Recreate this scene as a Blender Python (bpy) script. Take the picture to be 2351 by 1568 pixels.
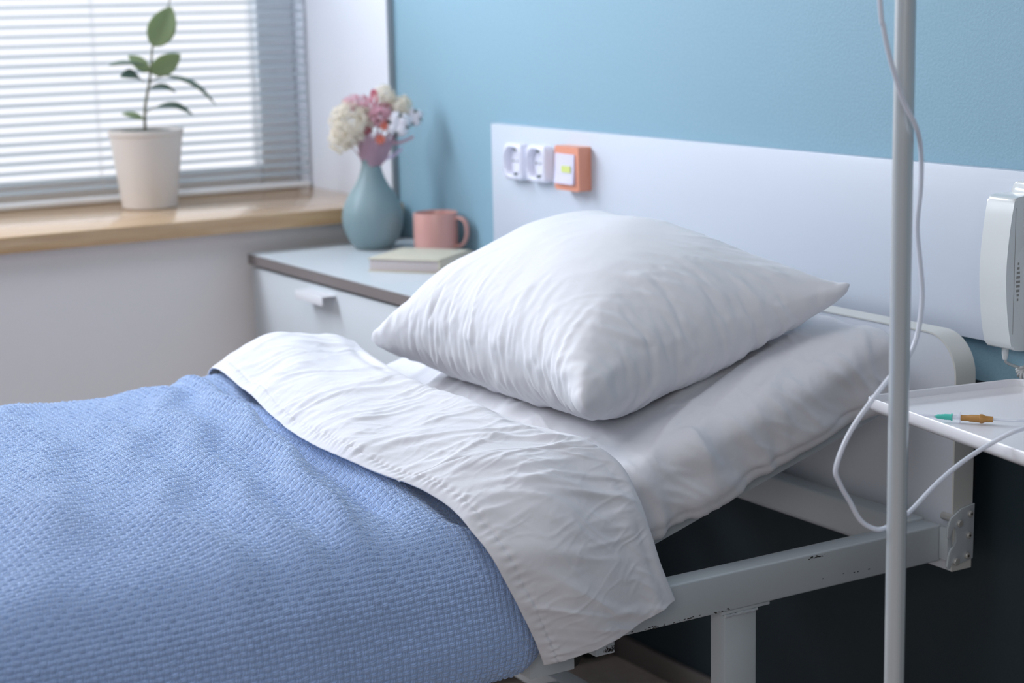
import bpy, bmesh, math, random
import numpy as np
from mathutils import Vector, Matrix

for o in list(bpy.data.objects):
    bpy.data.objects.remove(o)
SC = bpy.context.scene
COL = SC.collection
PI = math.pi

# ------------------------------------------------------------------ camera
cam = bpy.data.cameras.new('camera')
camo = bpy.data.objects.new('camera', cam)
COL.objects.link(camo)
SC.camera = camo
cr = Vector((0.52231946, 0.85246312, -0.02211334))
cu = Vector((-0.14585317, 0.11485644, 0.98261633))
cw = Vector((-0.84018405, 0.51001433, -0.1843262))
m = Matrix((cr, cu, -cw)).transposed().to_4x4()
m.translation = Vector((4.07, -2.148, 1.4))
camo.matrix_world = m
cam.sensor_width = 36
cam.lens = 4232.04 / 2351 * 36
cam.clip_start = 0.05
cam.dof.use_dof = True
cam.dof.focus_distance = 2.68
cam.dof.aperture_fstop = 3.7

# ------------------------------------------------------------------ light
SC.view_settings.view_transform = 'Standard'
SC.view_settings.look = 'None'
SC.view_settings.gamma = 1
SC.view_settings.use_curve_mapping = False
SC.view_settings.exposure = 0.0
world = bpy.data.worlds.new('sky')
SC.world = world
world.use_nodes = True
bg = world.node_tree.nodes['Background']
bg.inputs[0].default_value = (0.82, 0.87, 1.0, 1)
bg.inputs[1].default_value = 0.235


def area(name, loc, aim, sx, sy, power, color):
    l = bpy.data.lights.new(name, 'AREA')
    l.shape = 'RECTANGLE'
    l.size, l.size_y, l.energy, l.color = sx, sy, power, color
    o = bpy.data.objects.new(name, l)
    COL.objects.link(o)
    o.location = loc
    o.rotation_euler = (Vector(aim) - Vector(loc)).to_track_quat('-Z', 'Y').to_euler()
    return o


# ceiling light of the ward
area('ceiling_light', (1.75, -1.5, 2.7), (1.6, -1.2, 0), 1.3, 1.3, 16, (0.97, 0.97, 1.0))
# overcast daylight outside the window
area('window_sky', (-1.3, -1.4, 1.7), (1.0, -1.4, 1.7), 4.0, 3.0, 32, (0.95, 0.96, 1.0))
area('window_key_panel', (-.40, -1.62, 2.10), (1.3, -1.35, 1.15), 2.3, 0.72, 88, (0.84, 0.90, 1.0))  # key panel added inside the blind, above view, standing for window daylight
# the rest of the ward: unseen fill light added far behind the camera
area('ward_fill', (5.4, -3.6, 2.5), (1.6, -0.6, 0.7), 1.6, 1.4, 33, (1.0, 0.96, 0.93))


# ------------------------------------------------------------------ materials
def node_mat(name, color, rough=0.5, metal=0.0, spec=0.5, sheen=0.0, coat=0.0, sub=0.0):
    mt = bpy.data.materials.new(name)
    mt.use_nodes = True
    b = mt.node_tree.nodes['Principled BSDF']
    b.inputs['Base Color'].default_value = (*color, 1)
    b.inputs['Roughness'].default_value = rough
    b.inputs['Metallic'].default_value = metal
    b.inputs['Specular IOR Level'].default_value = spec
    b.inputs['Sheen Weight'].default_value = sheen
    b.inputs['Coat Weight'].default_value = coat
    if sub:
        b.inputs['Subsurface Weight'].default_value = sub
        b.inputs['Subsurface Radius'].default_value = (.01, .01, .01)
    return mt


def bump(mt, scale, strength, dist=0.001, detail=3, stretch=(1, 1, 1), kind='noise', vary=None):
    """noise bump in object space, optionally a slight colour variation"""
    nt = mt.node_tree
    b = nt.nodes['Principled BSDF']
    tc = nt.nodes.new('ShaderNodeTexCoord')
    mp = nt.nodes.new('ShaderNodeMapping')
    mp.inputs['Scale'].default_value = stretch
    nt.links.new(tc.outputs['Object'], mp.inputs['Vector'])
    n = nt.nodes.new('ShaderNodeTexNoise')
    n.inputs['Scale'].default_value = scale
    n.inputs['Detail'].default_value = detail
    nt.links.new(mp.outputs['Vector'], n.inputs['Vector'])
    bp = nt.nodes.new('ShaderNodeBump')
    bp.inputs['Strength'].default_value = strength
    bp.inputs['Distance'].default_value = dist
    nt.links.new(n.outputs['Fac'], bp.inputs['Height'])
    prev = b.inputs['Normal'].links
    if prev:
        nt.links.new(prev[0].from_socket, bp.inputs['Normal'])
    nt.links.new(bp.outputs['Normal'], b.inputs['Normal'])
    if vary:
        r = nt.nodes.new('ShaderNodeValToRGB')
        r.color_ramp.elements[0].position = .3
        r.color_ramp.elements[1].position = .7
        r.color_ramp.elements[0].color = (*vary[0], 1)
        r.color_ramp.elements[1].color = (*vary[1], 1)
        nt.links.new(n.outputs['Fac'], r.inputs['Fac'])
        nt.links.new(r.outputs['Color'], b.inputs['Base Color'])
    return mt


M = {}
M['teal'] = bump(node_mat('teal_wall_paint', (.23, .385, .475), .62, spec=.35), 190, .35, .0012, 2,
                 vary=((.22, .37, .46), (.24, .40, .49)))
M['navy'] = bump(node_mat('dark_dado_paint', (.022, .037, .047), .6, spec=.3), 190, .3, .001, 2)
M['plaster'] = bump(node_mat('white_wall_paint', (.80, .77, .76), .7, spec=.3), 120, .2, .001, 2)
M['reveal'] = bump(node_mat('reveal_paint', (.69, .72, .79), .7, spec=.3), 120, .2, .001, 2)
M['floor'] = bump(node_mat('linoleum', (.56, .47, .42), .4), 40, .1, .001, 4, vary=((.52, .43, .38), (.60, .51, .46)))
M['skirting'] = node_mat('skirting', (.16, .14, .13), .5)
M['oak'] = bump(node_mat('oak_sill', (.55, .34, .17), .22, coat=.5), 9, .15, .001, 5, stretch=(9, .7, 9),
                vary=((.47, .28, .14), (.60, .40, .22)))
M['pvc'] = node_mat('white_pvc', (.82, .85, .88), .35)
M['slat'] = node_mat('painted_slat', (.52, .60, .65), .35)
M['slat'].node_tree.nodes['Principled BSDF'].inputs['Transmission Weight'].default_value = 0
M['cord'] = node_mat('white_cord', (.8, .8, .8), .7)
M['melamine'] = node_mat('white_melamine', (.60, .64, .67), .3)
M['edge'] = bump(node_mat('brown_grey_edge', (.19, .165, .16), .5), 60, .1, .001, 3, stretch=(1, 8, 8))
M['panel'] = bump(node_mat('white_ash_laminate', (.55, .60, .68), .38, spec=.5), 11, .5, .0007, 8, stretch=(.40, 3, 6))
M['bedboard'] = bump(node_mat('white_bed_board', (.62, .66, .72), .35), 20, .1, .0004, 3)
M['bedrim'] = node_mat('cream_edge_band', (.60, .61, .58), .38)
M['frame'] = bump(node_mat('white_powder_coat', (.48, .53, .56), .27, spec=.5), 300, .12, .0004, 2)
M['chip'] = node_mat('bare_dark_metal', (.04, .035, .03), .6)
M['black'] = node_mat('black_plastic', (.01, .01, .01), .4)
M['zinc'] = node_mat('zinc_bolt', (.50, .50, .48), .35, metal=.3)
M['pole'] = node_mat('pole_enamel', (.56, .60, .62), .22, metal=.25, spec=.6)
M['tray'] = node_mat('white_tray_enamel', (.76, .76, .79), .28)
M['sheet'] = bump(node_mat('white_cotton', (.71, .71, .745), .85, spec=.15, sheen=.15), 1500, .25, .0004, 2)
bump(M['sheet'], 95, .35, .0016, 4)
M['pillow'] = bump(node_mat('white_pillow_cotton', (.72, .72, .75), .85, spec=.15, sheen=.15), 1500, .25, .0004, 2)
bump(M['pillow'], 60, .22, .0018, 4)
M['ticking'] = node_mat('mattress_core', (.6, .6, .62), .8)
M['blanket'] = bump(node_mat('blue_cotton_yarn', (.37, .52, .84), .85, spec=.12, sheen=1.0), 900, .5, .0006, 3,
                    vary=((.33, .48, .81), (.41, .56, .87)))


def strands(mt, height=.0011):
    """three fine strands in every block of the basket weave, from the weave coordinates"""
    nt = mt.node_tree
    L = nt.links.new

    def mth(op, a, b=None, c=None):
        n = nt.nodes.new('ShaderNodeMath')
        n.operation = op
        for i, q in enumerate((a, b, c)):
            if q is None:
                continue
            if isinstance(q, (int, float)):
                n.inputs[i].default_value = q
            else:
                L(q, n.inputs[i])
        return n.outputs[0]
    uvn = nt.nodes.new('ShaderNodeUVMap')
    uvn.uv_map = 'weave'
    sp = nt.nodes.new('ShaderNodeSeparateXYZ')
    L(uvn.outputs[0], sp.inputs[0])
    u, v_ = sp.outputs[0], sp.outputs[1]
    par = mth('FLOORED_MODULO', mth('ADD', mth('FLOOR', u), mth('FLOOR', v_)), 2)
    # strands lie slightly askew inside their block
    sv = mth('ABSOLUTE', mth('SINE', mth('MULTIPLY', mth('ADD', v_, mth('MULTIPLY', mth('FRACT', u), .22)), PI * 3)))
    su = mth('ABSOLUTE', mth('SINE', mth('MULTIPLY', mth('ADD', u, mth('MULTIPLY', mth('FRACT', v_), .18)), PI * 3)))
    hgt = mth('ADD', mth('MULTIPLY', sv, mth('SUBTRACT', 1, par)), mth('MULTIPLY', su, par))
    hgt = mth('POWER', hgt, .6)
    bp = nt.nodes.new('ShaderNodeBump')
    bp.inputs['Strength'].default_value = 1
    bp.inputs['Distance'].default_value = height
    L(hgt, bp.inputs['Height'])
    b = nt.nodes['Principled BSDF']
    prev = b.inputs['Normal'].links
    if prev:
        L(prev[0].from_socket, bp.inputs['Normal'])
    L(bp.outputs['Normal'], b.inputs['Normal'])


strands(M['blanket'])
_b = M['blanket'].node_tree.nodes['Principled BSDF']
_b.inputs['Sheen Roughness'].default_value = .45
_b.inputs['Sheen Tint'].default_value = (.80, .90, 1, 1)
M['outlet'] = node_mat('glossy_white_plastic', (.74, .75, .86), .15)
M['pin'] = node_mat('dark_hole', (.05, .08, .07), .5)
M['orange'] = node_mat('salmon_plastic', (.72, .30, .20), .3)
M['rocker'] = node_mat('lilac_white_rocker', (.66, .64, .80), .25)
M['lime'] = node_mat('lime_marker', (.62, .68, .22), .5)
M['phone'] = node_mat('handset_plastic', (.66, .69, .69), .2, coat=.3)
M['grille'] = node_mat('handset_grille', (.25, .25, .23), .6)
M['vase'] = bump(node_mat('matte_teal_ceramic', (.22, .31, .33), .42, spec=.4), 60, .1, .0006, 3)
M['mug'] = node_mat('salmon_ceramic', (.62, .33, .29), .28)
M['cover'] = node_mat('cream_book_cover', (.56, .52, .41), .5)
M['pages'] = bump(node_mat('book_pages', (.56, .50, .50), .8), 40, .4, .001, 3, stretch=(1, 1, 40))
M['pot'] = node_mat('cream_plastic_pot', (.70, .65, .61), .35)
M['soil'] = bump(node_mat('dark_soil', (.03, .045, .03), .95), 200, .8, .003, 4)
M['stem'] = node_mat('plant_stem', (.16, .16, .10), .6)


def leaf_mat(name, col, trans):
    mt = node_mat(name, col, .42)
    nt = mt.node_tree
    b = nt.nodes['Principled BSDF']
    t = nt.nodes.new('ShaderNodeBsdfTranslucent')
    t.inputs['Color'].default_value = (min(.95, col[0] * 1.2), min(.95, col[1] * 1.2), col[2] * 1.1, 1)
    mx = nt.nodes.new('ShaderNodeMixShader')
    mx.inputs[0].default_value = trans
    nt.links.new(b.outputs[0], mx.inputs[1])
    nt.links.new(t.outputs[0], mx.inputs[2])
    nt.links.new(mx.outputs[0], nt.nodes['Material Output'].inputs['Surface'])
    return mt


M['leaf'] = leaf_mat('light_leaf', (.36, .44, .26), .5)
M['leafd'] = leaf_mat('dark_leaf', (.16, .23, .18), .25)
M['vein'] = node_mat('pale_vein', (.42, .45, .30), .5)
M['cream'] = leaf_mat('cream_petals', (.90, .81, .74), .4)
M['pink'] = leaf_mat('dusty_pink_petals', (.74, .46, .54), .4)
M['hot'] = node_mat('hot_pink_fluff', (.72, .16, .25), .8)
M['mauve'] = leaf_mat('mauve_leaves', (.62, .44, .54), .4)
M['lilac'] = node_mat('lilac_sprig', (.62, .52, .72), .7)
M['coral'] = node_mat('coral_petals', (.75, .26, .20), .7)
M['wine'] = node_mat('wine_red_petals', (.36, .05, .09), .7)
M['cotton'] = node_mat('cotton_fluff', (.80, .78, .84), .95, sheen=.3)
M['bract'] = node_mat('dark_bract', (.03, .07, .05), .7)
M['twig'] = node_mat('dry_twig', (.27, .15, .12), .8)
M['teal_plastic'] = node_mat('teal_hub', (.08, .58, .47), .25)
M['amber'] = node_mat('amber_rubber', (.46, .23, .06), .4)


def clear_mat(name, tint, mixf):
    mt = node_mat(name, tint, .15)
    nt = mt.node_tree
    b = nt.nodes['Principled BSDF']
    t = nt.nodes.new('ShaderNodeBsdfTransparent')
    t.inputs['Color'].default_value = (.97, .97, 1, 1)
    mx = nt.nodes.new('ShaderNodeMixShader')
    mx.inputs[0].default_value = mixf
    nt.links.new(b.outputs[0], mx.inputs[1])
    nt.links.new(t.outputs[0], mx.inputs[2])
    nt.links.new(mx.outputs[0], nt.nodes['Material Output'].inputs['Surface'])
    return mt


M['tube'] = clear_mat('soft_clear_tubing', (.82, .85, .92), .22)
M['clear'] = clear_mat('clear_plastic', (.85, .85, .90), .6)
gl = node_mat('window_glass', (1, 1, 1), .0)
gl.node_tree.nodes['Principled BSDF'].inputs['Transmission Weight'].default_value = 1
gl.node_tree.nodes['Principled BSDF'].inputs['IOR'].default_value = 1.01
M['glass'] = gl


# ------------------------------------------------------------------ helpers
def finish(me, mat, smooth, angle=None):
    mats = mat if isinstance(mat, (list, tuple)) else [mat]
    for k in mats:
        me.materials.append(M[k] if isinstance(k, str) else k)
    if smooth:
        me.polygons.foreach_set('use_smooth', np.ones(len(me.polygons), dtype=bool))
        if angle is not None:
            me.set_sharp_from_angle(angle=math.radians(angle))
    me.update()


def obj(name, bm, mat, parent=None, smooth=True, angle=35, recalc=True):
    if recalc:
        bmesh.ops.recalc_face_normals(bm, faces=bm.faces)
    me = bpy.data.meshes.new(name)
    bm.to_mesh(me)
    bm.free()
    finish(me, mat, smooth, angle)
    o = bpy.data.objects.new(name, me)
    COL.objects.link(o)
    if parent:
        o.parent = parent
    return o


def thing(name, label, cat, loc=(0, 0, 0), group=None):
    o = bpy.data.objects.new(name, None)
    o.empty_display_size = .05
    COL.objects.link(o)
    o['label'] = label
    o['category'] = cat
    if group:
        o['group'] = group
    o.location = loc
    return o


def settle(root):
    """parts were modelled in world coordinates: keep them there under a root that has a location"""
    inv = Matrix.Translation(root.location).inverted()
    for c in root.children:
        c.matrix_parent_inverse = inv


def tag(o, label, cat, group=None):
    o['label'] = label
    o['category'] = cat
    if group:
        o['group'] = group
    return o


def struct(o):
    o['kind'] = 'structure'
    return o


def box(bm, x0, x1, y0, y1, z0, z1, bev=0.0, seg=2, mtx=None):
    r = bmesh.ops.create_cube(bm, size=1)
    vs = r['verts']
    for v in vs:
        v.co = Vector(((x0 + x1) / 2 + v.co.x * (x1 - x0), (y0 + y1) / 2 + v.co.y * (y1 - y0),
                       (z0 + z1) / 2 + v.co.z * (z1 - z0)))
    if bev > 0:
        es = list({e for v in vs for e in v.link_edges})
        rb = bmesh.ops.bevel(bm, geom=es, offset=bev, segments=seg, affect='EDGES', profile=.5)
        vs = list({v for f in rb['faces'] for v in f.verts} | {v for v in vs if v.is_valid})
    if mtx is not None:
        bmesh.ops.transform(bm, matrix=mtx, verts=vs)
    return bm


def B(*a, **k):
    return box(bmesh.new(), *a, **k)


def spline(pts, n=8, closed=False):
    pts = [Vector(p) for p in pts]
    out = []
    N = len(pts)
    rng = range(N if closed else N - 1)
    for i in rng:
        p0 = pts[(i - 1) % N] if closed or i > 0 else pts[0] * 2 - pts[1]
        p1, p2 = pts[i], pts[(i + 1) % N]
        p3 = pts[(i + 2) % N] if closed or i + 2 < N else pts[-1] * 2 - pts[-2]
        for k in range(n):
            t = k / n
            out.append(.5 * ((2 * p1) + (p2 - p0) * t + (2 * p0 - 5 * p1 + 4 * p2 - p3) * t * t + (3 * p1 - p0 - 3 * p2 + p3) * t ** 3))
    if not closed:
        out.append(pts[-1])
    return out


def tube(bm, pts, rad, seg=10, cap=True):
    """sweep a circle along pts; rad is a number or a list"""
    pts = [Vector(p) for p in pts]
    n = len(pts)
    rads = rad if isinstance(rad, (list, tuple)) else [rad] * n
    t0 = (pts[1] - pts[0]).normalized()
    nrm = t0.orthogonal().normalized()
    rings = []
    for i, p in enumerate(pts):
        t = (pts[min(i + 1, n - 1)] - pts[max(i - 1, 0)]).normalized()
        nrm = (nrm - t * nrm.dot(t)).normalized()
        b = t.cross(nrm)
        rings.append([bm.verts.new(p + (nrm * math.cos(a) + b * math.sin(a)) * rads[i]) for a in
                      [2 * PI * k / seg for k in range(seg)]])
    for a, b in zip(rings, rings[1:]):
        for k in range(seg):
            bm.faces.new((a[k], a[(k + 1) % seg], b[(k + 1) % seg], b[k]))
    if cap:
        bm.faces.new(rings[0][::-1])
        bm.faces.new(rings[-1])
    return bm


def lathe(bm, prof, centre=(0, 0, 0), seg=40, cap0=True, cap1=True):
    cx, cy, cz = centre
    rings = []
    for r, z in prof:
        rings.append([bm.verts.new((cx + r * math.cos(2 * PI * k / seg), cy + r * math.sin(2 * PI * k / seg), cz + z))
                      for k in range(seg)])
    for a, b in zip(rings, rings[1:]):
        for k in range(seg):
            bm.faces.new((a[k], a[(k + 1) % seg], b[(k + 1) % seg], b[k]))
    if cap0:
        bm.faces.new(rings[0][::-1])
    if cap1:
        bm.faces.new(rings[-1])
    return bm


def prism(bm, outline, axis, a0, a1, bev=0.0, seg=2):
    """extrude a 2-D outline along axis ('x','y','z') from a0 to a1"""
    def mk(p, a):
        u, v = p
        return {'x': (a, u, v), 'y': (u, a, v), 'z': (u, v, a)}[axis]
    f0 = [bm.verts.new(mk(p, a0)) for p in outline]
    f1 = [bm.verts.new(mk(p, a1)) for p in outline]
    c0, c1 = bm.faces.new(f0), bm.faces.new(f1[::-1])
    n = len(outline)
    for k in range(n):
        bm.faces.new((f0[k], f0[(k + 1) % n], f1[(k + 1) % n], f1[k]))
    if bev > 0:
        es = list(c0.edges) + list(c1.edges)
        bmesh.ops.bevel(bm, geom=es, offset=bev, segments=seg, affect='EDGES', profile=.5)
    return bm


def rounded(x0, x1, y0, y1, r, n=6):
    o = []
    for cx, cy, a in ((x1 - r, y1 - r, 0), (x0 + r, y1 - r, 90), (x0 + r, y0 + r, 180), (x1 - r, y0 + r, 270)):
        for k in range(n + 1):
            t = math.radians(a + 90 * k / n)
            o.append((cx + r * math.cos(t), cy + r * math.sin(t)))
    return o


def cyl(bm, c, axis, r, h, seg=20, bev=0):
    c = Vector(c)
    d = {'x': Vector((1, 0, 0)), 'y': Vector((0, 1, 0)), 'z': Vector((0, 0, 1))}[axis] if isinstance(axis, str) else Vector(axis)
    if bev:
        pts = [c, c + d * (h - bev), c + d * h]
        return tube(bm, pts, [r, r, r - bev], seg)
    return tube(bm, [c, c + d * h], r, seg)


# ---- vectorised gradient noise -------------------------------------------
class Noise:
    def __init__(s, seed):
        g = np.random.default_rng(seed)
        s.p = g.permutation(512)
        a = g.uniform(0, 2 * PI, 512)
        s.gx, s.gy = np.cos(a), np.sin(a)

    def __call__(s, x, y):
        x = np.asarray(x, float) + 200
        y = np.asarray(y, float) + 200
        xi, yi = np.floor(x).astype(int), np.floor(y).astype(int)
        fx, fy = x - xi, y - yi
        u = fx * fx * fx * (fx * (fx * 6 - 15) + 10)
        v = fy * fy * fy * (fy * (fy * 6 - 15) + 10)

        def g(i, j, dx, dy):
            h = s.p[(s.p[(xi + i) % 512] + yi + j) % 512]
            return s.gx[h] * dx + s.gy[h] * dy
        a = g(0, 0, fx, fy) * (1 - u) + g(1, 0, fx - 1, fy) * u
        b = g(0, 1, fx, fy - 1) * (1 - u) + g(1, 1, fx - 1, fy - 1) * u
        return (a * (1 - v) + b * v) * 1.5


def folds(s, t, seed, angle, wl, stretch, sharp=.16, warp=.6):
    """soft creases running along a direction: 0..1, peaks on wandering lines"""
    n1, n2 = Noise(seed), Noise(seed + 1)
    a = math.radians(angle)
    u = (s * math.cos(a) + t * math.sin(a)) / (wl * stretch)
    v = (-s * math.sin(a) + t * math.cos(a)) / wl
    v = v + warp * n2(u * 1.3, v * .4)
    n = n1(u, v)
    m = .5 + .5 * np.clip(n2(u * .9 + 7, v * .5 + 3) * 2, -1, 1)
    return np.exp(-(n / sharp) ** 2) * m


def smooth01(x):
    x = np.clip(x, 0, 1)
    return x * x * (3 - 2 * x)


def grid_normals(P):
    du = np.gradient(P, axis=0)
    dv = np.gradient(P, axis=1)
    n = np.cross(du, dv)
    return n / np.maximum(np.linalg.norm(n, axis=2, keepdims=True), 1e-9)


def grid_mesh(name, P, mat, parent=None, flip=False, thick=0.0, sharp=None, uv=None):
    """P: (nu, nv, 3). thick > 0 adds a back surface and closes the rim."""
    nu, nv, _ = P.shape
    idx = np.arange(nu * nv).reshape(nu, nv)
    q = np.stack([idx[:-1, :-1], idx[1:, :-1], idx[1:, 1:], idx[:-1, 1:]], -1).reshape(-1, 4)
    V = P.reshape(-1, 3)
    if flip:
        q = q[:, ::-1]
    if thick > 0:
        N = grid_normals(P) * (-1 if flip else 1)
        V = np.concatenate([V, (P - N * thick).reshape(-1, 3)])
        back = q[:, ::-1] + nu * nv
        rim = np.concatenate([idx[:, 0], idx[-1, 1:], idx[-2::-1, -1], idx[0, -2:0:-1]])
        r2 = np.roll(rim, -1)
        side = np.stack([rim, r2, r2 + nu * nv, rim + nu * nv], -1)
        if not flip:
            side = side[:, ::-1]
        q = np.concatenate([q, back, side])
    me = bpy.data.meshes.new(name)
    me.vertices.add(len(V))
    me.vertices.foreach_set('co', V.astype(np.float32).ravel())
    me.loops.add(len(q) * 4)
    me.loops.foreach_set('vertex_index', q.astype(np.int32).ravel())
    me.polygons.add(len(q))
    me.polygons.foreach_set('loop_start', np.arange(0, len(q) * 4, 4, dtype=np.int32))
    me.polygons.foreach_set('loop_total', np.full(len(q), 4, dtype=np.int32))
    me.update(calc_edges=True)
    me.validate()
    if uv is not None:
        lay = me.uv_layers.new(name='weave')
        lay.data.foreach_set('uv', uv.reshape(-1, 2)[q.ravel()].astype(np.float32).ravel())
    finish(me, mat, True, sharp)
    o = bpy.data.objects.new(name, me)
    COL.objects.link(o)
    if parent:
        o.parent = parent
    return o


def cr_interp(K, n):
    """Catmull-Rom through rows of K (m, ..., d), n samples at equal parameter"""
    K = np.asarray(K, float)
    m_ = len(K)
    t = np.linspace(0, m_ - 1, n)
    i = np.clip(t.astype(int), 0, m_ - 2)
    f = (t - i).reshape(-1, *([1] * (K.ndim - 1)))
    E0 = np.concatenate([(2 * K[0] - K[1])[None], K, (2 * K[-1] - K[-2])[None]])
    p0, p1, p2, p3 = E0[i], E0[i + 1], E0[i + 2], E0[i + 3]
    return .5 * (2 * p1 + (p2 - p0) * f + (2 * p0 - 5 * p1 + 4 * p2 - p3) * f ** 2 + (3 * p1 - p0 - 3 * p2 + p3) * f ** 3)


def arc_resample(C, n):
    """C (m, d) polyline to n points at equal arc length; returns points and arc positions"""
    d = np.r_[0, np.cumsum(np.linalg.norm(np.diff(C, axis=0), axis=1))]
    s = np.linspace(0, d[-1], n)
    return np.stack([np.interp(s, d, C[:, k]) for k in range(C.shape[1])], -1), s


# ================================================================== SETTING
# floor, back wall (painted teal above a dark band), window wall with a deep niche
struct(obj('floor', B(-.62, 5.2, -4.0, .12, -.06, 0), 'floor'))
struct(obj('wall_back', B(-.62, 5.2, 0, .12, .775, 2.9), 'teal'))
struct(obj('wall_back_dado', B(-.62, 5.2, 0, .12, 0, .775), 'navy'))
# wall of the window side: below the sill, beyond the niche, and the narrow edge beside the teal wall
bm = B(-.62, 0, -4.0, 0, 0, .864)
obj_w = struct(obj('wall_left', bm, 'plaster'))
bm = B(-.62, 0, -4.0, -2.9, .864, 2.9)
box(bm, -.62, 0, -2.9, 0, 2.55, 2.9)
struct(obj('wall_left_upper', bm, 'plaster'))
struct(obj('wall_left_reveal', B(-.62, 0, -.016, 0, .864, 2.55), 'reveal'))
o = struct(obj('trim_1', B(0, .004, -.017, -.001, .864, 2.9, bev=.001), node_mat('shaded_edge_grey', (.40, .43, .46), .5)))  # shade on the wall's narrow edge, put into the strip's grey
struct(obj('baseboard_back', B(0.0, 5.2, -.014, 0, 0, .05, bev=.003), 'skirting'))
struct(obj('baseboard_left', B(0.0, .014, -4.0, -.014, 0, .05, bev=.003), 'skirting'))
# sill board
bm = B(-.56, .06, -2.95, -.017, .866, .904, bev=.003)
struct(obj('trim_2', bm, 'oak'))

# window: pvc frame, mullion, glass, behind the blind
win = bpy.data.objects.new('window_1', None)
COL.objects.link(win)
win['kind'] = 'structure'
bm = bmesh.new()
for a in ((-.60, -.54, -.125, -.017, .904, 2.55), (-.60, -.54, -2.9, -2.80, .904, 2.55),
          (-.60, -.54, -2.8, -.125, .904, .962), (-.60, -.54, -2.8, -.125, 2.46, 2.55),
          (-.60, -.54, -1.52, -1.42, .962, 2.46)):
    box(bm, *a, bev=.006)
obj('window_frame', bm, 'pvc', win)
bm = B(-.575, -.571, -1.42, -.125, .962, 2.46)
box(bm, -.575, -.571, -2.8, -1.52, .962, 2.46)
obj('pane', bm, 'glass', win)

# ------------------------------------------------------------------ venetian blind
bl = thing('venetian_blind', 'white venetian blind with open slats hanging in front of the bright window', 'blind', (-.47, -1.4, .905))
bm = bmesh.new()
z = .946
k = 0
rng = random.Random(4)
while z < 2.44:
    tilt = math.radians(-13 + rng.uniform(-1.5, 1.5))
    cs, sn = math.cos(tilt), math.sin(tilt)
    rows = []
    for j in range(5):
        q = (j / 4 - .5)
        x = -.47 + .0245 * q * cs
        zz = z + .0245 * q * sn + .0022 * (1 - 4 * q * q)
        rows.append((x, zz))
    va = [[bm.verts.new((x, y, zz - th)) for (x, zz) in rows] for y, th in
          ((-2.84, 0), (-2.84, .0006), (-.022, 0), (-.022, .0006))]
    for j in range(4):
        bm.faces.new((va[0][j], va[0][j + 1], va[2][j + 1], va[2][j]))
        bm.faces.new((va[1][j], va[3][j], va[3][j + 1], va[1][j + 1]))
        bm.faces.new((va[0][j], va[1][j], va[1][j + 1], va[0][j + 1]))
        bm.faces.new((va[2][j], va[2][j + 1], va[3][j + 1], va[3][j]))
    for j in (0, 4):
        bm.faces.new((va[0][j], va[2][j], va[3][j], va[1][j]))
    k += 1
    z += .0238
obj('slats', bm, 'slat', bl)
obj('bottom_rail', B(-.484, -.456, -2.84, -.022, .906, .922, bev=.004), 'pvc', bl)
obj('head_rail', B(-.49, -.45, -2.86, -.03, 2.46, 2.50, bev=.002), 'pvc', bl)
for yy in (-.178, -.60, -1.3, -2.0, -2.7):
    bm = bmesh.new()
    for xx in (-.4595, -.4805):
        tube(bm, [(xx, yy, .915), (xx, yy, 2.47)], .0008, 6)
    obj('ladder_cord', bm, 'cord', bl)
settle(bl)

# ------------------------------------------------------------------ potted rubber plant
pt = thing('potted_plant', 'young rubber plant in a cream tapered pot on the oak window sill', 'plant', (-.297, -.54, .904))
pc = (-.297, -.54, .904)
bm = bmesh.new()
lathe(bm, [(.064, 0), (.067, .002), (.0890, .178), (.0915, .180), (.0925, .192), (.0905, .193), (.0875, .183), (.086, .170), (.080, .12)], pc, 56,
      cap0=True, cap1=False)
obj('pot', bm, 'pot', pt)
bm = bmesh.new()
lathe(bm, [(.0868, .184), (.06, .189), (.03, .191), (.004, .191)], pc, 32, cap0=False)
obj('soil', bm, 'soil', pt)
bm = bmesh.new()
st = spline([(-.297, -.542, 1.075), (-.29, -.541, 1.147), (-.288, -.527, 1.21), (-.29, -.519, 1.252), (-.29, -.513, 1.297)], 6)
tube(bm, st, [.0042 - .0015 * i / len(st) for i in range(len(st))], 8)
tube(bm, spline([(-.29, -.513, 1.297), (-.288, -.492, 1.345), (-.292, -.463, 1.40), (-.29, -.458, 1.43)], 5), .0016, 6)
obj('stem', bm, 'stem', pt)


def leaf(base, tip, width, nrm, mat, droop=.0, cup=.1, petiole=None, name='leaf', parent=pt, thick=.0009):
    base, tip, nrm = Vector(base), Vector(tip), Vector(nrm).normalized()
    ax = tip - base
    L = ax.length
    d = ax.normalized()
    nrm = (nrm - d * nrm.dot(d)).normalized()
    w = d.cross(nrm)
    nu, nv = 15, 9
    Pg = np.zeros((nu, nv, 3))
    for i in range(nu):
        t = i / (nu - 1)
        hw = width / 2 * (math.sin(PI * min(1, t ** .85)) ** .72 if 0 < t < 1 else 0)
        hw = max(hw, .0007)
        c = base + ax * t + nrm * (droop * L * math.sin(PI * t))
        for j in range(nv):
            q = j / (nv - 1) * 2 - 1
            Pg[i, j] = c + w * (q * hw) + nrm * (cup * width * q * q * math.sin(PI * t))
    lf = grid_mesh(name, Pg, mat, parent, thick=thick)
    bmv = bmesh.new()
    tube(bmv, [base + ax * t + nrm * (droop * L * math.sin(PI * t) - thick * .4) for t in [i / 10 for i in range(1, 10)]], .0011, 6)
    v = obj('midrib', bmv, 'vein', lf)
    if petiole:
        bmv = bmesh.new()
        tube(bmv, spline(petiole, 5), .0014, 6)
        obj('petiole', bmv, 'stem', lf)
    return lf


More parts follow.
